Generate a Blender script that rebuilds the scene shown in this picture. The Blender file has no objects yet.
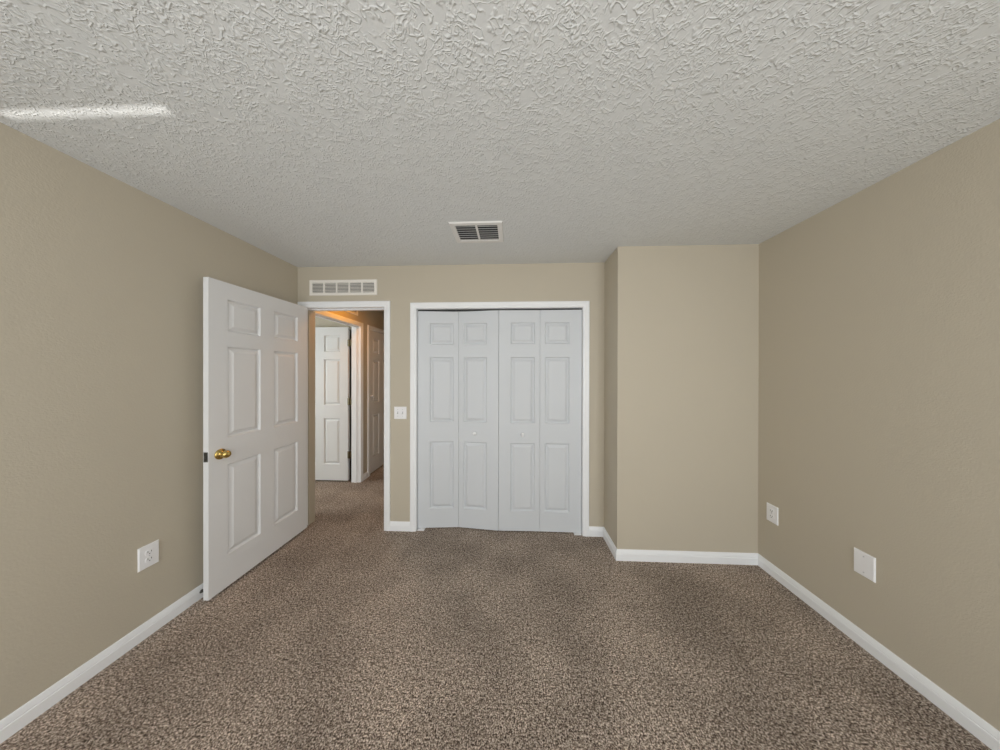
import bpy, bmesh, math, random
from mathutils import Vector, Matrix

C = bpy.context.scene.collection
SC = bpy.context.scene
PI = math.pi

# ------------------------------------------------------------------ camera
CAM_H = 1.4596
cam_data = bpy.data.cameras.new('camera')
cam = bpy.data.objects.new('camera', cam_data)
C.objects.link(cam)
cam_data.sensor_fit = 'HORIZONTAL'
cam_data.sensor_width = 36.0
cam_data.lens = 255.0 / 1000.0 * 36.0
cam_data.shift_x = -0.00236
cam_data.shift_y = -0.0022
cam_data.clip_start = 0.02
cam.matrix_world = (Matrix.Translation((0, 0, CAM_H)) @ Matrix.Rotation(0.0412, 4, 'Z')
                    @ Matrix.Rotation(PI / 2 - 0.0019, 4, 'X') @ Matrix.Rotation(0.0018, 4, 'Z'))
SC.camera = cam

# ------------------------------------------------------------------ world, lights, exposure
SC.view_settings.view_transform = 'Standard'
SC.view_settings.look = 'None'
SC.view_settings.gamma = 1.0
SC.view_settings.use_curve_mapping = False
SC.view_settings.exposure = 0.0
SC.cycles.use_light_tree = False

world = bpy.data.worlds.new('world')
SC.world = world
world.use_nodes = True
world.node_tree.nodes['Background'].inputs['Color'].default_value = (0.75, 0.85, 1.0, 1)
world.node_tree.nodes['Background'].inputs['Strength'].default_value = 1.0


def area_light(name, loc, target, sx, sy, power, color, spread=180.0):
    ld = bpy.data.lights.new(name, 'AREA')
    ld.shape = 'RECTANGLE'
    ld.size, ld.size_y = sx, sy
    ld.energy = power
    ld.color = color
    ld.spread = math.radians(spread)
    o = bpy.data.objects.new(name, ld)
    C.objects.link(o)
    o.location = loc
    d = Vector(target) - Vector(loc)
    o.rotation_euler = d.to_track_quat('-Z', 'Y').to_euler()
    return o


# daylight coming in through the two tall windows behind the camera
area_light('left_window_daylight', (-1.37, -1.32, 1.22), (-1.37, 1.0, 1.05), 0.98, 1.75, 26.5, (0.95, 0.98, 1.0))
area_light('right_window_daylight', (1.23, -1.32, 1.22), (1.23, 1.0, 1.05), 0.98, 1.75, 26.5, (0.95, 0.98, 1.0))
# unseen fill light added overhead behind the camera to brighten the side walls
lamp = bpy.data.lights.new('fill_light', 'POINT')
lamp.energy, lamp.color, lamp.shadow_soft_size = 27, (1.0, 0.985, 0.96), 0.16
fill_o = bpy.data.objects.new('fill_light', lamp)
C.objects.link(fill_o)
fill_o.location = (-0.05, -0.55, 2.08)
# sun glint thrown up from the window sill onto the ceiling
area_light('sill_sun_glint', (-1.60, -1.25, 0.40), (-1.62, 0.90, 2.44), 0.66, 0.006, 0.035, (1.0, 0.97, 0.93), 0.8)
# daylight in the bedroom across the hall, and the warm hall lamp
area_light('far_room_daylight', (-4.5, 2.15, 1.4), (-2.0, 2.15, 1.3), 1.1, 1.2, 44, (0.90, 0.97, 1.0))
area_light('hall_lamp', (-1.66, 2.85, 2.36), (-1.66, 2.85, 0.0), 0.28, 0.28, 4.2, (1.0, 0.38, 0.02))

# ------------------------------------------------------------------ materials


def mat(name, color, rough=0.6, metallic=0.0, spec=0.5):
    m = bpy.data.materials.new(name)
    m.use_nodes = True
    b = m.node_tree.nodes['Principled BSDF']
    b.inputs['Base Color'].default_value = (*color, 1)
    b.inputs['Roughness'].default_value = rough
    b.inputs['Metallic'].default_value = metallic
    b.inputs['Specular IOR Level'].default_value = spec
    return m


def nodes(m):
    return m.node_tree.nodes, m.node_tree.links, m.node_tree.nodes['Principled BSDF']


def obj_coord(m):
    n, l, b = nodes(m)
    g = n.new('ShaderNodeNewGeometry')
    return g.outputs['Position']


def noise(m, vec, scale, detail=2.0, rough=0.5, dist=0.0):
    n, l, b = nodes(m)
    t = n.new('ShaderNodeTexNoise')
    t.inputs['Scale'].default_value = scale
    t.inputs['Detail'].default_value = detail
    t.inputs['Roughness'].default_value = rough
    t.inputs['Distortion'].default_value = dist
    l.new(vec, t.inputs['Vector'])
    return t


def math_node(m, op, a, b_=None, clamp=False):
    n, l, b = nodes(m)
    t = n.new('ShaderNodeMath')
    t.operation = op
    t.use_clamp = clamp
    for i, v in enumerate((a, b_)):
        if v is None:
            continue
        if isinstance(v, (int, float)):
            t.inputs[i].default_value = v
        else:
            l.new(v, t.inputs[i])
    return t.outputs[0]


def maprange(m, v, a, b_, c=0.0, d=1.0, smooth=True):
    n, l, b = nodes(m)
    t = n.new('ShaderNodeMapRange')
    t.interpolation_type = 'SMOOTHSTEP' if smooth else 'LINEAR'
    t.inputs['From Min'].default_value = a
    t.inputs['From Max'].default_value = b_
    t.inputs['To Min'].default_value = c
    t.inputs['To Max'].default_value = d
    l.new(v, t.inputs['Value'])
    return t.outputs['Result']


def bump(m, height, dist, strength=1.0):
    n, l, b = nodes(m)
    t = n.new('ShaderNodeBump')
    t.inputs['Distance'].default_value = dist
    t.inputs['Strength'].default_value = strength
    l.new(height, t.inputs['Height'])
    l.new(t.outputs['Normal'], b.inputs['Normal'])


def wall_paint(name, color):
    m = mat(name, color, 0.62, spec=0.35)
    n, l, b = nodes(m)
    p = obj_coord(m)
    t = noise(m, p, 140, 2)
    bump(m, t.outputs['Fac'], 0.0012, 0.5)
    big = noise(m, p, 1.3, 2)
    mix = n.new('ShaderNodeMix')
    mix.data_type = 'RGBA'
    mix.inputs['A'].default_value = (*[c * 0.985 for c in color], 1)
    mix.inputs['B'].default_value = (*[min(1, c * 1.015) for c in color], 1)
    l.new(big.outputs['Fac'], mix.inputs['Factor'])
    l.new(mix.outputs['Result'], b.inputs['Base Color'])
    return m


M_WALL = wall_paint('tan_wall_paint', (0.53, 0.478, 0.382))
M_WHITE = mat('white_semigloss_trim', (0.88, 0.895, 0.91), 0.38, spec=0.5)
M_DOOR = mat('white_door_paint', (0.78, 0.785, 0.79), 0.45, spec=0.4)
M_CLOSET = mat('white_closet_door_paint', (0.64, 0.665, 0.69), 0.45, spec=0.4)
M_PLATE = mat('white_plastic', (0.87, 0.87, 0.88), 0.35)
M_IVORY = mat('ivory_painted_metal', (0.86, 0.83, 0.77), 0.45)
M_VENT = mat('white_painted_metal', (0.80, 0.79, 0.77), 0.4)
M_DARK = mat('dark_gap', (0.02, 0.02, 0.02), 0.9)
M_RECESS_SHADE = mat('recess_shade', (0.025, 0.025, 0.025), 0.6)  # near-black colour standing in for shade inside the vents and closet head gap
M_SLOT = mat('dark_slot', (0.05, 0.05, 0.055), 0.7)
M_BRASS = mat('polished_brass', (0.62, 0.46, 0.16), 0.18, metallic=1.0)
M_LATCH = mat('aged_steel', (0.16, 0.16, 0.15), 0.4, metallic=1.0)
M_HINGE = mat('aged_brass', (0.20, 0.17, 0.11), 0.35, metallic=1.0)
M_SCREW = mat('painted_screw_head', (0.60, 0.60, 0.62), 0.4)


def carpet_material():
    m = mat('brown_frieze_carpet', (0.3, 0.25, 0.2), 0.95, spec=0.1)
    n, l, b = nodes(m)
    p = obj_coord(m)
    a = noise(m, p, 165, 3, 0.62, 0.2)
    c = noise(m, p, 75, 2, 0.6, 0.4)
    s = math_node(m, 'ADD', math_node(m, 'MULTIPLY', a.outputs['Fac'], 0.72),
                  math_node(m, 'MULTIPLY', c.outputs['Fac'], 0.28))
    ramp = n.new('ShaderNodeValToRGB')
    e = ramp.color_ramp.elements
    e[0].position, e[0].color = 0.39, (0.05, 0.034, 0.025, 1)
    e[1].position, e[1].color = 0.61, (0.93, 0.81, 0.70, 1)
    k = e.new(0.47); k.color = (0.25, 0.19, 0.148, 1)
    k = e.new(0.54); k.color = (0.55, 0.455, 0.375, 1)
    l.new(s, ramp.inputs['Fac'])
    big = noise(m, p, 2.2, 3, 0.55)
    v = maprange(m, big.outputs['Fac'], 0.3, 0.7, 0.78, 1.15)
    mix = n.new('ShaderNodeMix')
    mix.data_type = 'RGBA'
    mix.blend_type = 'MULTIPLY'
    mix.inputs['Factor'].default_value = 1.0
    l.new(ramp.outputs['Color'], mix.inputs['A'])
    l.new(v, mix.inputs['B'])
    l.new(mix.outputs['Result'], b.inputs['Base Color'])
    bump(m, s, 0.02, 0.9)
    return m


M_CARPET = carpet_material()


def ceiling_material():
    """Hand-stomped drywall texture: short curved plaster ridges on a flat coat."""
    m = mat('textured_ceiling_plaster', (0.735, 0.75, 0.745), 0.75, spec=0.2)
    p = obj_coord(m)
    a = noise(m, p, 40, 1.0, 0.5, 0.5).outputs['Fac']
    c = noise(m, p, 58, 1.0, 0.5, 0.5).outputs['Fac']
    r1 = maprange(m, math_node(m, 'ABSOLUTE', math_node(m, 'SUBTRACT', a, 0.5)), 0.0, 0.09, 1, 0)
    r2 = maprange(m, math_node(m, 'ABSOLUTE', math_node(m, 'SUBTRACT', c, 0.52)), 0.0, 0.10, 0.6, 0)
    mk1 = maprange(m, noise(m, p, 30, 1.0).outputs['Fac'], 0.36, 0.56)
    mk2 = maprange(m, noise(m, p, 12, 1.5).outputs['Fac'], 0.36, 0.56)
    h = math_node(m, 'ADD', math_node(m, 'MULTIPLY', r1, mk1), math_node(m, 'MULTIPLY', r2, mk2))
    fine = noise(m, p, 90, 2).outputs['Fac']
    h = math_node(m, 'ADD', h, math_node(m, 'MULTIPLY', fine, 0.2))
    bump(m, h, 0.0045, 0.48)
    return m


M_CEIL = ceiling_material()

# ------------------------------------------------------------------ mesh helpers


def bm_new():
    return bmesh.new()


def add_box(bm, x0, x1, y0, y1, z0, z1, bevel=0.0):
    v = [bm.verts.new((x, y, z)) for z in (z0, z1) for y in (y0, y1) for x in (x0, x1)]
    f = [(0, 2, 3, 1), (4, 5, 7, 6), (0, 1, 5, 4), (2, 6, 7, 3), (0, 4, 6, 2), (1, 3, 7, 5)]
    fs = [bm.faces.new([v[i] for i in q]) for q in f]
    if bevel:
        es = list({e for q in fs for e in q.edges})
        bmesh.ops.bevel(bm, geom=es, offset=bevel, segments=2, affect='EDGES', profile=0.5)
    return fs


def add_lathe(bm, profile, seg=24, mat4=None):
    """profile: (r, h) pairs, turned about +Z, then moved by mat4."""
    mat4 = mat4 or Matrix.Identity(4)
    rings = []
    for r, h in profile:
        if r < 1e-6:
            rings.append([bm.verts.new(mat4 @ Vector((0, 0, h)))])
        else:
            rings.append([bm.verts.new(mat4 @ Vector((r * math.cos(2 * PI * i / seg), r * math.sin(2 * PI * i / seg), h)))
                          for i in range(seg)])
    for a, b in zip(rings, rings[1:]):
        for i in range(seg):
            j = (i + 1) % seg
            if len(a) == 1 and len(b) == 1:
                continue
            if len(a) == 1:
                bm.faces.new((a[0], b[j], b[i]))
            elif len(b) == 1:
                bm.faces.new((a[i], a[j], b[0]))
            else:
                bm.faces.new((a[i], a[j], b[j], b[i]))


def obj(name, bm, m, parent=None, smooth=False):
    bmesh.ops.recalc_face_normals(bm, faces=bm.faces)
    me = bpy.data.meshes.new(name)
    bm.to_mesh(me)
    bm.free()
    for mm in (m if isinstance(m, (list, tuple)) else [m]):
        me.materials.append(mm)
    if smooth:
        for p in me.polygons:
            p.use_smooth = True
    o = bpy.data.objects.new(name, me)
    C.objects.link(o)
    if parent:
        o.parent = parent
    return o


def tag(o, label, cat=None, group=None, kind=None):
    o['label'] = label
    if cat:
        o['category'] = cat
    if group:
        o['group'] = group
    if kind:
        o['kind'] = kind
    return o


def struct(o, label, cat):
    return tag(o, label, cat, kind='structure')


def empty(name, loc, rotz=0.0):
    o = bpy.data.objects.new(name, None)
    o.empty_display_size = 0.1
    C.objects.link(o)
    o.location = loc
    o.rotation_euler = (0, 0, rotz)
    return o


def dup(root, loc, rotz):
    r = root.copy(); C.objects.link(r)
    r.location = loc; r.rotation_euler = (0, 0, rotz)
    for ch in list(root.children):
        c = ch.copy(); C.objects.link(c); c.parent = r
        for g in ch.children:
            d = g.copy(); C.objects.link(d); d.parent = c
    return r


# ------------------------------------------------------------------ room dimensions
H = 2.44
XL, XR = -2.0167, 1.8715          # side walls
YB = 2.3093                       # back wall, room face
T = 0.115                         # partition thickness
YN = -1.35                        # window wall behind the camera
XBP, YBP = 0.8151, 2.0228         # boxed-out corner
D0, D1 = -1.950, -1.185           # bedroom doorway (finished opening)
DT = 2.058
K0, K1 = -0.884, 0.624            # closet opening
KT = 2.040
HL = XL                           # hall left wall, hall face
F0, F1 = 2.512, 3.286             # opening of the far bedroom's door in the hall wall
G0, G1 = 3.512, 4.132              # closed hall door
HR = -1.05                        # hall right wall
YE = 5.6                          # hall end

# ------------------------------------------------------------------ floor, ceiling, walls
bm = bm_new(); add_box(bm, -4.7, 2.1, YN - 0.15, YE + 0.15, -0.06, 0.0)
struct(obj('floor', bm, M_CARPET), 'brown and beige speckled frieze carpet covering the whole floor', 'floor')

bm = bm_new(); add_box(bm, -4.7, 2.1, YN - 0.15, YE + 0.15, H, H + 0.06)
struct(obj('ceiling', bm, M_CEIL), 'pale grey ceiling with hand-stomped plaster ridges', 'ceiling')

bm = bm_new(); add_box(bm, XL - T, XL, YN, YB + T, 0, H)
struct(obj('wall_left', bm, M_WALL), 'tan painted side wall behind the open bedroom door', 'wall')

bm = bm_new(); add_box(bm, XR, XR + T, YN, YB, 0, H)
struct(obj('wall_right', bm, M_WALL), 'tan painted side wall with an outlet and a blank cover plate', 'wall')

bm = bm_new()
y0, y1 = YB, YB + T
j = 0.018                         # jamb thickness hidden in the rough opening
add_box(bm, XL, D0 - j, y0, y1, 0, H)
add_box(bm, D0 - j, D1 + j, y0, y1, DT + j, H)
add_box(bm, D1 + j, K0 - j, y0, y1, 0, H)
add_box(bm, K0 - j, K1 + j, y0, y1, KT + j, H)
add_box(bm, K1 + j, XR + T, y0, y1, 0, H)
add_box(bm, D0 - 0.004, D0 + 0.0105, YB + 0.040, YB + T + 0.001, 0, DT - 0.011)   # thin tan box laid over the white jamb, hinge side of the doorway
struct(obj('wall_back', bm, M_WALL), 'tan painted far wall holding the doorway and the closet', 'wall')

bm = bm_new(); add_box(bm, XBP, XR, YBP, YB, 0, H)
struct(obj('wall_bumpout', bm, M_WALL), 'tan boxed-out corner right of the closet', 'wall')

# window wall behind the camera
WZ0, WZ1 = 0.30, 2.14
WINS = ((-1.88, -0.86), (0.72, 1.74))
bm = bm_new()
xe = [XL - T] + [x for w in WINS for x in w] + [XR + T]
for a, b in zip(xe[::2], xe[1::2]):
    add_box(bm, a, b, YN - T, YN, 0, H)
for a, b in WINS:
    add_box(bm, a, b, YN - T, YN, 0, WZ0)
    add_box(bm, a, b, YN - T, YN, WZ1, H)
struct(obj('wall_front', bm, M_WALL), 'tan window wall behind the viewpoint', 'wall')
f = 0.05
ya, yb = YN - 0.09, YN - 0.04
for k, (a, b) in enumerate(WINS):
    bm = bm_new()
    for z in (WZ0, (WZ0 + WZ1 - f) / 2, WZ1 - f):
        add_box(bm, a, b, ya, yb, z, z + f)
    for x in (a, b - f):
        add_box(bm, x, x + f, ya, yb, WZ0 + f, WZ1 - f)
    struct(obj('window_%d' % (k + 1), bm, M_WHITE), ('left', 'right')[k] + ' white framed window behind the viewpoint', 'window')

# hall and far-room walls
bm = bm_new()
x0, x1 = HL - T, HL
add_box(bm, x0, x1, YB + T, F0 - j, 0, H)
add_box(bm, x0, x1, F0 - j, F1 + j, DT + j, H)
add_box(bm, x0, x1, F1 + j, G0 - j, 0, H)
add_box(bm, x0, x1, G0 - j, G1 + j, DT + j, H)
add_box(bm, x0, x1, G1 + j, YE, 0, H)
struct(obj('wall_hall', bm, M_WALL), 'tan hall wall seen through the doorway, lit warm by a lamp', 'wall')

bm = bm_new()
add_box(bm, HR, HR + T, YB + T, YE, 0, H)
add_box(bm, HL - T, HR + T, YE, YE + T, 0, H)
struct(obj('wall_hall_end', bm, M_WALL), 'tan hall walls beyond the doorway', 'wall')

bm = bm_new()
add_box(bm, HR + T, 0.95, 3.02, 3.10, 0, H)
add_box(bm, 0.87, 0.95, YB + T, 3.02, 0, H)
struct(obj('wall_closet', bm, M_WALL), 'tan inside walls of the closet', 'wall')

bm = bm_new()
NX0, NX1, NZ = -2.90, HL - T - 0.006, 2.03     # niche added behind the open leaf to keep the hinge gap dark
add_box(bm, -4.6, NX0, 3.352, 3.45, 0, H)
add_box(bm, NX0, HL - T, 3.352, 4.30, NZ, H)
add_box(bm, NX0 - 0.06, NX0, 3.45, 4.30, 0, NZ)
add_box(bm, NX0 - 0.06, HL - T, 4.30, 4.36, 0, H)
add_box(bm, -4.66, -4.6, 1.0, 3.45, 0, H)
add_box(bm, -4.66, XL - T, 0.94, 1.0, 0, H)
struct(obj('wall_far_room', bm, M_WALL), 'tan wall of the far bedroom above its open white door', 'wall')


# ------------------------------------------------------------------ baseboards
BASE = [(0, 0), (0.014, 0), (0.014, 0.050), (0.0105, 0.0525), (0.0115, 0.058), (0.0095, 0.066), (0.0075, 0.074), (0.004, 0.083), (0, 0.083)]


def baseboard(name, p0, p1, nrm, m0, m1, label, parent=None):
    """Straight moulded board along the foot of a wall; m0/m1 mitre the ends (+1 inside corner, -1 outside, 0 square)."""
    p0, p1, nrm = Vector((*p0, 0)), Vector((*p1, 0)), Vector((*nrm, 0))
    d = (p1 - p0).normalized()
    bm = bm_new()
    A, B = [], []
    for t, z in BASE:
        A.append(bm.verts.new(p0 + nrm * t + d * (t * m0) + Vector((0, 0, z))))
        B.append(bm.verts.new(p1 + nrm * t - d * (t * m1) + Vector((0, 0, z))))
    n = len(A)
    for i in range(n):
        k = (i + 1) % n
        bm.faces.new((A[i], A[k], B[k], B[i]))
    bm.faces.new(A); bm.faces.new(list(reversed(B)))
    return struct(obj(name, bm, M_WHITE), label, 'baseboard')


CW = 0.056                        # casing width
baseboard('baseboard_left', (XL, YN), (XL, YB), (1, 0), 0, 1, 'white moulded baseboard along the left wall')
baseboard('baseboard_back', (D1 + CW, YB), (K0 - CW, YB), (0, -1), 0, 0, 'short white baseboard between doorway and closet')
baseboard('baseboard_closet_side', (K1 + CW, YB), (XBP, YB), (0, -1), 0, 1, 'very short white baseboard right of the closet casing')
baseboard('baseboard_bumpout_side', (XBP, YB), (XBP, YBP), (-1, 0), 1, -1, 'white baseboard on the narrow side of the boxed-out corner')
baseboard('baseboard_bumpout', (XBP, YBP), (XR, YBP), (0, -1), -1, 1, 'white baseboard across the front of the boxed-out corner')
baseboard('baseboard_right', (XR, YBP), (XR, YN), (-1, 0), 1, 0, 'white moulded baseboard along the right wall')
baseboard('baseboard_hall', (HL, F1 + CW), (HL, G0 - CW), (1, 0), 0, 0, 'short white baseboard between the two hall doors')

# ------------------------------------------------------------------ door casings (mitred moulding) and jambs
CASE = [(0.0, 0.0), (0.0, 0.009), (0.006, 0.0125), (0.020, 0.0125), (0.030, 0.016), (0.050, 0.0165), (CW, 0.013), (CW, 0.0)]


def add_casing(bm, u0, u1, top, place):
    """Casing round an opening u0..u1 up to `top`; place(u, z, out) gives the 3D point."""
    strips = []
    for w, t in CASE:
        strips.append([bm.verts.new(place(u, z, t)) for u, z in
                       ((u0 - w, 0.0), (u0 - w, top + w), (u1 + w, top + w), (u1 + w, 0.0))])
    n = len(strips)
    for i in range(n):
        a, b = strips[i], strips[(i + 1) % n]
        for k in range(3):
            bm.faces.new((a[k], a[k + 1], b[k + 1], b[k]))
    bm.faces.new([s[0] for s in strips]); bm.faces.new([s[3] for s in reversed(strips)])


def add_jamb(bm, u0, u1, top, w0, w1, fn, stop=None):
    """Jamb boards (two sides and a head) from depth w0 to w1; fn(u0,u1,w0,w1,z0,z1) adds a box."""
    fn(u0 - j, u0, w0, w1, 0, top + j)
    fn(u1, u1 + j, w0, w1, 0, top + j)
    fn(u0, u1, w0, w1, top, top + j)
    if stop:
        s0, s1 = stop
        fn(u0, u0 + 0.010, s0, s1, 0, top)
        fn(u1 - 0.010, u1, s0, s1, 0, top)
        fn(u0 + 0.010, u1 - 0.010, s0, s1, top - 0.010, top)


def frame(name, label, u0, u1, top, axis, near, far, stop=None, sides=('near', 'far')):
    bm = bm_new()
    if axis == 'x':               # opening runs along X in a wall facing -Y / +Y
        box = lambda a, b, c, d, e, f_: add_box(bm, a, b, c, d, e, f_)
        pn = lambda u, z, t: Vector((u, near - t, z))
        pf = lambda u, z, t: Vector((u, far + t, z))
    else:                         # opening runs along Y in a wall facing +X / -X (near = +X face)
        box = lambda a, b, c, d, e, f_: add_box(bm, min(c, d), max(c, d), a, b, e, f_)
        pn = lambda u, z, t: Vector((near + t, u, z))
        pf = lambda u, z, t: Vector((far - t, u, z))
    add_jamb(bm, u0, u1, top, near, far, box, stop)
    if 'near' in sides:
        add_casing(bm, u0 - 0.0, u1 + 0.0, top, pn)
    if 'far' in sides:
        add_casing(bm, u0 - 0.0, u1 + 0.0, top, pf)
    return struct(obj(name, bm, M_WHITE), label, 'door frame')


frame('trim_1', 'white casing and jamb around the open bedroom doorway', D0, D1, DT, 'x', YB, YB + T,
      stop=(YB + 0.042, YB + 0.075))
frame('trim_2', 'white casing and jamb around the bifold closet opening', K0, K1, KT, 'x', YB, YB + T, sides=('near',))
bm = bm_new(); add_box(bm, K0, K1, YB + 0.030, YB + 0.060, KT - 0.0115, KT)  # added strip, coloured dark for the shade above the closet doors
trk = obj('bifold_track_shade', bm, M_RECESS_SHADE, bpy.data.objects['trim_2']); trk['label'] = 'overhead track coloured dark for the shaded gap'
frame('trim_3', 'white door frame in the hall wall around the far bedroom doorway', F0, F1, DT, 'y', HL, HL - T,
      stop=(HL - 0.04, HL - 0.072), sides=('near',))
frame('trim_4', 'warm-lit white door frame around the closed hall door', G0, G1, DT, 'y', HL, HL - T, sides=('near',))


# ------------------------------------------------------------------ moulded panel doors
RINGS = [(0.0, 0.0), (0.003, 0.006), (0.009, 0.0125), (0.013, 0.013), (0.017, 0.0125), (0.038, 0.002)]


def panel_leaf(w, h, t, cols, rows, bevel=0.0015):
    """A moulded door leaf: x 0..w, y -t..0 (front at y = -t), z 0..h, raised panels on both faces."""
    bm = bm_new()
    xs = sorted({0, w, *[c for p in cols for c in p]})
    zs = sorted({0, h, *[c for p in rows for c in p]})

    def is_panel(xa, xb, za, zb):
        return any(abs(xa - p[0]) < 1e-6 and abs(xb - p[1]) < 1e-6 for p in cols) and \
            any(abs(za - p[0]) < 1e-6 and abs(zb - p[1]) < 1e-6 for p in rows)
    for sgn, yf in ((1, -t), (-1, 0.0)):
        cache = {}

        def V(x, z, d=0.0):
            k = (round(x, 5), round(z, 5), round(d, 5))
            if k not in cache:
                cache[k] = bm.verts.new((x, yf + sgn * d, z))
            return cache[k]
        for xa, xb in zip(xs, xs[1:]):
            for za, zb in zip(zs, zs[1:]):
                if not is_panel(xa, xb, za, zb):
                    bm.faces.new((V(xa, za), V(xb, za), V(xb, zb), V(xa, zb)))
                    continue
                prev = None
                for ins, d in RINGS:
                    cur = [V(xa + ins, za + ins, d), V(xb - ins, za + ins, d), V(xb - ins, zb - ins, d), V(xa + ins, zb - ins, d)]
                    if prev:
                        for i in range(4):
                            k = (i + 1) % 4
                            bm.faces.new((prev[i], prev[k], cur[k], cur[i]))
                    prev = cur
                bm.faces.new(prev)
    # edges of the leaf
    for xa, xb in zip(xs, xs[1:]):
        for z in (0, h):
            bm.faces.new([bm.verts.new(c) for c in ((xa, -t, z), (xb, -t, z), (xb, 0, z), (xa, 0, z))])
    for za, zb in zip(zs, zs[1:]):
        for x in (0, w):
            bm.faces.new([bm.verts.new(c) for c in ((x, -t, za), (x, -t, zb), (x, 0, zb), (x, 0, za))])
    bmesh.ops.remove_doubles(bm, verts=bm.verts, dist=1e-5)
    return bm


ROWS6 = [(0.214, 0.822), (1.000, 1.608), (1.709, 1.924)]
DW, DH, DTK = 0.762, 2.035, 0.035
COLS6 = [(0.107, 0.3275), (0.4345, 0.655)]


def knob_bm(base_r, ball_r, out, seg=32):
    """A turned door knob: rose, neck and slightly flattened ball, along +Z."""
    bm = bm_new()
    prof = [(0, 0.0), (base_r, 0.0), (base_r, 0.004), (base_r * 0.92, 0.008), (base_r * 0.55, 0.011), (base_r * 0.42, 0.016),
            (base_r * 0.40, out - ball_r * 1.35)]
    n = 12
    for i in range(1, n + 1):
        a = PI * (0.14 + 0.86 * i / n)
        prof.append((max(0.0, ball_r * math.sin(a)), out - ball_r * 0.72 - ball_r * 0.78 * math.cos(a)))
    prof[-1] = (0.0, prof[-1][1])
    add_lathe(bm, prof, seg)
    return bm


# bedroom door, standing open at right angles to its wall. Leaf frame: x runs from the free edge to the hinges.
d1 = empty('door_1', (-1.937, 2.286, 0.02), 0)
d1.rotation_euler = (0, 0, math.radians(-90.6))
struct(d1, 'white six-panel bedroom door standing open against the left wall', 'door')
# local +x points from the hinge to the free edge; the face towards the room is at local -y ... flipped by placing y from 0 to +t
bm = panel_leaf(DW, DH, DTK, COLS6, ROWS6)
bmesh.ops.translate(bm, verts=bm.verts, vec=(0, DTK, 0))
leaf = obj('door_leaf', bm, M_DOOR, d1)
kx, kz = DW - 0.065, 0.902
bm = knob_bm(0.034, 0.0245, 0.060)
bm.transform(Matrix.Translation((kx, DTK, kz)) @ Matrix.Rotation(-PI / 2, 4, 'X'))
tag(obj('door_knob', bm, M_BRASS, d1, True), 'polished brass knob')
bm = knob_bm(0.033, 0.027, 0.058)
bm.transform(Matrix.Translation((kx, 0, kz)) @ Matrix.Rotation(PI / 2, 4, 'X'))
tag(obj('door_knob', bm, M_BRASS, d1, True), 'polished brass knob on the wall side')
bm = bm_new()
add_box(bm, DW, DW + 0.0015, DTK / 2 - 0.0135, DTK / 2 + 0.0135, kz - 0.031, kz + 0.031)
lp = tag(obj('latch_plate', bm, M_LATCH, d1), 'dark metal latch plate on the free edge')
bm = bm_new()
v = [bm.verts.new(c) for c in ((DW, DTK / 2 - 0.007, kz - 0.008), (DW + 0.003, DTK / 2 - 0.007, kz - 0.008),
                               (DW + 0.011, DTK / 2 + 0.007, kz - 0.008), (DW, DTK / 2 + 0.007, kz - 0.008))]
w_ = [bm.verts.new(q.co + Vector((0, 0, 0.016))) for q in v]
bm.faces.new(v); bm.faces.new(list(reversed(w_)))
for i in range(4):
    bm.faces.new((v[i], v[(i + 1) % 4], w_[(i + 1) % 4], w_[i]))
obj('latch_bolt', bm, M_LATCH, lp)
for hz in (0.25, 1.03, 1.80):
    bm = bm_new()
    add_lathe(bm, [(0, 0), (0.006, 0), (0.006, 0.089), (0, 0.089)], 12, Matrix.Translation((-0.004, -0.006, hz - 0.045)))
    add_box(bm, -0.001, 0.0, 0.0, 0.030, hz - 0.045, hz + 0.045)
    tag(obj('hinge', bm, M_HINGE, d1), 'brass butt hinge')

# bifold closet doors: two pairs of narrow leaves
LW, LH, LT = 0.3735, 2.016, 0.030
KROWS = [(0.178, 0.803), (0.984, 1.588), (1.707, 1.905)]
KZ = 0.010


def closet_leaf(parent, p0, p1, wide_left, name='leaf'):
    """Leaf whose front-face foot runs from p0 to p1 (x, y); wide_left: the broad stile is on the left."""
    w = math.hypot(p1[0] - p0[0], p1[1] - p0[1])
    cols = [(0.108, 0.3295)] if wide_left else [(w - 0.3295, w - 0.108)]
    bm = panel_leaf(w, LH, LT, cols, KROWS)
    bmesh.ops.translate(bm, verts=bm.verts, vec=(0, LT, 0))
    o = obj('door_leaf', bm, M_CLOSET, parent)
    o.location = (p0[0], p0[1], 0)
    o.rotation_euler = (0, 0, math.atan2(p1[1] - p0[1], p1[0] - p0[0]))
    return o, w


def closet_knob(leaf_o, x):
    bm = bm_new()
    add_lathe(bm, [(0, 0), (0.009, 0), (0.008, 0.010), (0.0145, 0.016), (0.0165, 0.022), (0.014, 0.027), (0.006, 0.0295), (0, 0.030)], 24,
              Matrix.Translation((x, 0, 0.886)) @ Matrix.Rotation(PI / 2, 4, 'X'))
    tag(obj('knob', bm, M_PLATE, leaf_o, True), 'round white knob')


def pivot(parent, x0, x1, y):
    bm = bm_new()
    add_box(bm, x0, x1, y - 0.022, y + 0.03, -KZ, -KZ + 0.005)
    add_box(bm, (x0 + x1) / 2 - 0.008, (x0 + x1) / 2 + 0.008, y - 0.004, y + 0.012, -KZ + 0.005, 0.0)
    tag(obj('pivot_bracket', bm, M_PLATE, parent), 'white floor pivot bracket')


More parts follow.
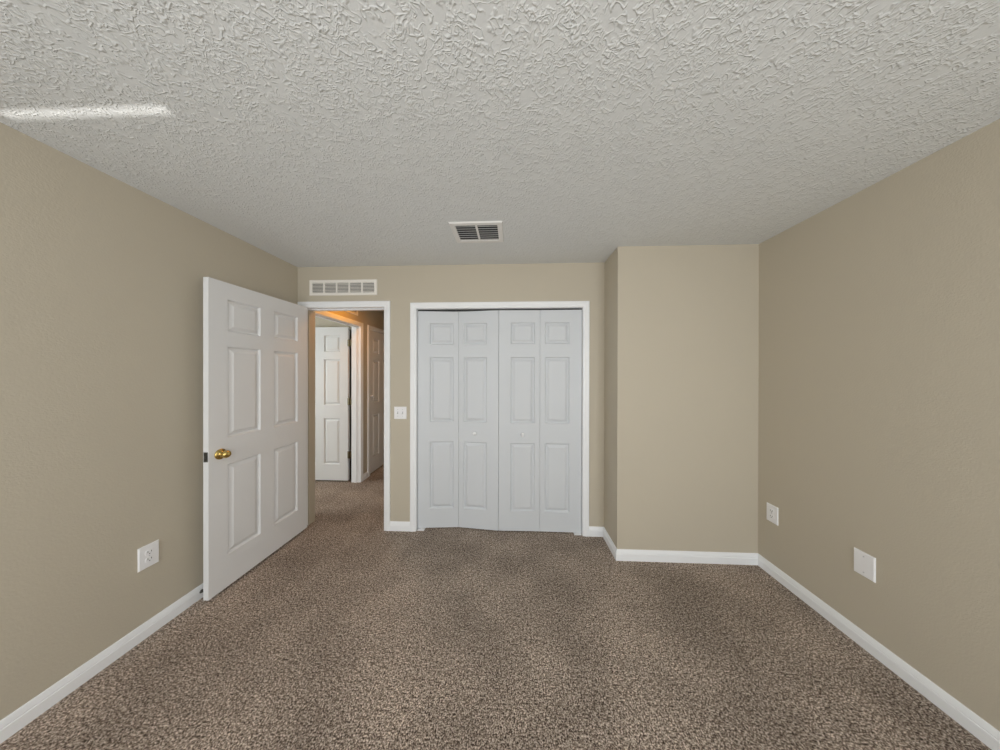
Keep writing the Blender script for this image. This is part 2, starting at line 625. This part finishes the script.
KY = YB + 0.022
d2 = empty('door_2', (0, 0, KZ))
struct(d2, 'left pair of white bifold closet doors, folded slightly inward', 'closet door')
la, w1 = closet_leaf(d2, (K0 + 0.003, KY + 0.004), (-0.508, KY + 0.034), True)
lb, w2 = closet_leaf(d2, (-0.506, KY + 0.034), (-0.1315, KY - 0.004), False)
closet_knob(lb, w2 - 0.2185)
pivot(d2, K0 + 0.006, K0 + 0.07, KY)
d3 = empty('door_3', (0, 0, KZ))
struct(d3, 'right pair of white bifold closet doors, shut flat', 'closet door')
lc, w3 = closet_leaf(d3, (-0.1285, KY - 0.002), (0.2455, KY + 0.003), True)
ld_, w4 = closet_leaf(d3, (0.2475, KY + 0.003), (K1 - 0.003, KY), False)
closet_knob(lc, 0.2185)
pivot(d3, K1 - 0.07, K1 - 0.006, KY)

# far bedroom's white door, open into its room and facing the viewer
d4 = empty('door_4', (HL - 0.168, 3.292, 0.02))
struct(d4, 'bright white panel door standing open in the far bedroom', 'door')
bm = panel_leaf(DW, DH, DTK, COLS6, ROWS6)
bmesh.ops.translate(bm, verts=bm.verts, vec=(-DW, DTK, 0))
obj('door_leaf', bm, M_DOOR, d4)
for hz in (0.345, 1.05, 1.825):
    bm = bm_new()
    add_lathe(bm, [(0, 0), (0.008, 0), (0.008, 0.089), (0, 0.089)], 12, Matrix.Translation((0.020, -0.008, hz - 0.045)))
    add_box(bm, -0.001, 0.020, -0.006, -0.003, hz - 0.045, hz + 0.045)
    add_box(bm, 0.020, 0.052, -0.008, -0.0055, hz - 0.045, hz + 0.045)
    tag(obj('hinge', bm, M_HINGE, d4), 'aged brass hinge')

# closed hall door
d5 = empty('door_5', (HL - 0.035, G1 - 0.003, 0.02), -PI / 2)
d5.rotation_euler = (0, 0, -PI / 2)
struct(d5, 'closed six-panel hall door in brownish lamp light', 'door')
bm = panel_leaf(G1 - G0 - 0.006, DH, DTK, [(0.080, 0.255), (0.359, 0.534)], ROWS6)
bmesh.ops.translate(bm, verts=bm.verts, vec=(0, DTK, 0))
obj('door_leaf', bm, M_DOOR, d5)
bm = knob_bm(0.016, 0.016, 0.036)
bm.transform(Matrix.Translation((G1 - G0 - 0.045, DTK, 1.10)) @ Matrix.Rotation(-PI / 2, 4, 'X'))
tag(obj('door_knob', bm, M_PLATE, d5, True), 'small pale knob')


# ------------------------------------------------------------------ grilles
def grille_frame(bm, w, h, border, t, lip):
    """Stamped border round an opening, front at y=-t, x -w/2..w/2, z -h/2..h/2."""
    R = [(0, 0), (lip, t), (border - 0.004, t), (border, t - 0.004), (border, -0.0)]
    prev = None
    for ins, d in R:
        a, b = w / 2 - ins, h / 2 - ins
        cur = [bm.verts.new(c) for c in ((-a, -d, -b), (a, -d, -b), (a, -d, b), (-a, -d, b))]
        if prev:
            for i in range(4):
                k = (i + 1) % 4
                bm.faces.new((prev[i], prev[k], cur[k], cur[i]))
        prev = cur


def add_louver(bm, x0, x1, z, depth, tilt, y0, th=0.0012):
    """One blade running along x, tilted about x."""
    c, s = math.cos(tilt), math.sin(tilt)
    q = [(-depth / 2, -th / 2), (depth / 2, -th / 2), (depth / 2, th / 2), (-depth / 2, th / 2)]
    A = [bm.verts.new((x0, y0 + c * a - s * b, z + s * a + c * b)) for a, b in q]
    B = [bm.verts.new((x1, y0 + c * a - s * b, z + s * a + c * b)) for a, b in q]
    for i in range(4):
        k = (i + 1) % 4
        bm.faces.new((A[i], A[k], B[k], B[i]))
    bm.faces.new(A); bm.faces.new(list(reversed(B)))


def transfer_grille(name, label, loc, rotz, w, h, bays, group):
    t = empty(name, loc, rotz)
    tag(t, label, 'vent', group)
    bd = 0.028
    bm = bm_new(); grille_frame(bm, w, h, bd, 0.009, 0.004)
    obj('frame', bm, M_IVORY, t)
    iw = w - 2 * bd
    bar = 0.014
    bw = (iw - bar * (bays - 1)) / bays
    for k in range(bays - 1):
        x = -iw / 2 + (k + 1) * bw + k * bar
        bm = bm_new(); add_box(bm, x, x + bar, -0.008, -0.001, -h / 2 + bd, h / 2 - bd)
        obj('divider_bar', bm, M_IVORY, t)
    bm = bm_new()
    n = 7
    for k in range(bays):
        x = -iw / 2 + k * (bw + bar)
        for i in range(n):
            z = -h / 2 + bd + (i + 0.5) * (h - 2 * bd) / n
            add_louver(bm, x, x + bw, z, 0.0115, math.radians(55), -0.0050)
    obj('louvers', bm, M_IVORY, t)
    bm = bm_new(); add_box(bm, -iw / 2, iw / 2, -0.0006, -0.0001, -h / 2 + bd, h / 2 - bd)  # flat dark sheet in place of a shaded opening
    tag(obj('backing', bm, M_RECESS_SHADE, t), 'dark sheet painted as the shaded opening behind the louvers')
    return t


transfer_grille('transfer_grille', 'ivory five-bay louvered wall grille above the bedroom doorway', (-1.576, YB, 2.244), 0, 0.645, 0.147, 5, None)
transfer_grille('transfer_grille', 'louvered wall grille above the far bedroom doorway in the hall', (HL, 2.915, 2.262), PI / 2, 0.645, 0.147, 5, None)

# ceiling register
reg = empty('ceiling_register', (-0.246, 1.781, H))
tag(reg, 'white two-section air register set in the textured ceiling', 'vent')
W_, D_ = 0.356, 0.262
bd = 0.037
bm = bm_new(); grille_frame(bm, W_, D_, bd, 0.008, 0.006)
RX = Matrix.Rotation(PI / 2, 4, 'X')   # front (-y) turns to face -z
bm.transform(RX); obj('frame', bm, M_VENT, reg)
bm = bm_new(); add_box(bm, -0.007, 0.007, -0.0075, -0.001, -D_ / 2 + bd, D_ / 2 - bd)
bm.transform(RX); obj('divider_bar', bm, M_VENT, reg)
for s in (-1, 1):
    bm = bm_new()
    xa, xb = (-W_ / 2 + bd, -0.007) if s < 0 else (0.007, W_ / 2 - bd)
    n = 7
    for i in range(n):
        z = -D_ / 2 + bd + (i + 0.5) * (D_ - 2 * bd) / n
        add_louver(bm, xa, xb, z, 0.0115, math.radians(-53), -0.0045, 0.0016)
    bm.transform(RX)
    obj('louvers', bm, M_VENT, reg)
bm = bm_new(); add_box(bm, -W_ / 2 + bd, W_ / 2 - bd, -0.0006, -0.0001, -D_ / 2 + bd, D_ / 2 - bd)  # duct shade painted as a flat dark sheet, no real depth
bm.transform(RX); tag(obj('duct_shade', bm, M_RECESS_SHADE, reg), 'dark sheet painted as the shaded duct behind the blades')


# ------------------------------------------------------------------ wall plates (front faces local -y)
def plate_bm(w, h, t=0.0065):
    bm = bm_new()
    R = [(0, 0), (0.0006, t * 0.55), (0.004, t), ]
    prev = None
    for ins, d in R:
        a, b = w / 2 - ins, h / 2 - ins
        cur = [bm.verts.new(c) for c in ((-a, -d, -b), (a, -d, -b), (a, -d, b), (-a, -d, b))]
        if prev:
            for i in range(4):
                k = (i + 1) % 4
                bm.faces.new((prev[i], prev[k], cur[k], cur[i]))
        prev = cur
    bm.faces.new(prev)
    return bm


def screw_bm(x, z, y=-0.0065):
    bm = bm_new()
    add_lathe(bm, [(0, 0), (0.0036, 0), (0.003, 0.0012), (0, 0.0014)], 12, Matrix.Translation((x, y, z)) @ Matrix.Rotation(PI / 2, 4, 'X'))
    return bm


def outlet(loc, rotz, label):
    t = empty('wall_outlet', loc, rotz)
    tag(t, label, 'outlet', 'duplex wall outlets')
    obj('cover_plate', plate_bm(0.081, 0.126), M_PLATE, t)
    for s in (-1, 1):
        zc = s * 0.0195
        bm = bm_new()
        pts = []
        for i in range(32):
            a = 2 * PI * i / 32
            pts.append((0.0172 * math.cos(a), max(-0.0135, min(0.0135, 0.0172 * math.sin(a)))))
        A = [bm.verts.new((x, -0.006, zc + z)) for x, z in pts]
        B = [bm.verts.new((x * 0.96, -0.0085, zc + z * 0.96)) for x, z in pts]
        for i in range(32):
            k = (i + 1) % 32
            bm.faces.new((A[i], A[k], B[k], B[i]))
        bm.faces.new(B)
        r = obj('receptacle', bm, M_PLATE, t)
        bm = bm_new()
        add_box(bm, -0.0080, -0.0056, -0.0089, -0.0080, zc - 0.001, zc + 0.0085)
        add_box(bm, 0.0056, 0.0080, -0.0089, -0.0080, zc - 0.0005, zc + 0.008)
        add_lathe(bm, [(0, 0), (0.0027, 0), (0.0027, 0.0009), (0, 0.0009)], 12,
                  Matrix.Translation((0, -0.0080, zc - 0.0072)) @ Matrix.Rotation(PI / 2, 4, 'X'))
        tag(obj('slots', bm, M_SLOT, r), 'dark plug slots')
    obj('screw', screw_bm(0, 0), M_SCREW, t)
    return t


outlet((XL, 1.329, 0.441), PI / 2, 'white duplex outlet on the left wall beside the open door')
outlet((XR, 1.914, 0.444), -PI / 2, 'white duplex outlet low on the right wall near the corner')

t = empty('blank_wall_plate', (XR, 1.432, 0.441), -PI / 2)
tag(t, 'blank white cover plate on the right wall, nearer than the outlet', 'wall plate')
obj('cover_plate', plate_bm(0.083, 0.128), M_PLATE, t)
for s in (-1, 1):
    obj('screw', screw_bm(0, s * 0.042), M_SCREW, t)

t = empty('light_switch', (-1.0345, YB, 1.085))
tag(t, 'white double toggle light switch between doorway and closet', 'light switch')
obj('cover_plate', plate_bm(0.116, 0.114), M_PLATE, t)
for s in (-1, 1):
    x = s * 0.023
    bm = bm_new(); add_box(bm, x - 0.0052, x + 0.0052, -0.0075, -0.006, -0.012, 0.012)
    sl = tag(obj('switch_slot', bm, M_SCREW, t), 'grey slot round the toggle')
    bm = bm_new()
    add_box(bm, x - 0.0038, x + 0.0038, -0.019, -0.0070, -0.0045, 0.0045, 0.001)
    bm.transform(Matrix.Translation((0, 0, -0.004)) @ Matrix.Rotation(math.radians(20), 4, 'X'))
    obj('toggle', bm, M_PLATE, sl)
    for q in (-1, 1):
        obj('screw', screw_bm(x, q * 0.030), M_SCREW, t)

# spring door stop on the left baseboard
t = empty('door_stop', (XL + 0.0135, 1.560, 0.045), 0)
tag(t, 'small spring door stop on the left baseboard behind the door', 'door stop')
RY = Matrix.Rotation(PI / 2, 4, 'Y')
bm = bm_new()
add_lathe(bm, [(0, 0), (0.011, 0), (0.011, 0.003), (0.006, 0.006), (0, 0.006)], 16, RY)
obj('base', bm, M_LATCH, t, True)
bm = bm_new()
prof = [(0, 0.004)]
for i in range(28):
    hh = 0.005 + i * 0.0015
    prof.append((0.0062 if i % 2 else 0.0046, hh))
prof.append((0, prof[-1][1]))
add_lathe(bm, prof, 16, RY)
obj('spring', bm, M_LATCH, t, True)
bm = bm_new()
add_lathe(bm, [(0, 0.046), (0.0075, 0.046), (0.0075, 0.054), (0.005, 0.058), (0, 0.058)], 16, RY)
tag(obj('rubber_tip', bm, M_PLATE, t, True), 'white rubber tip')
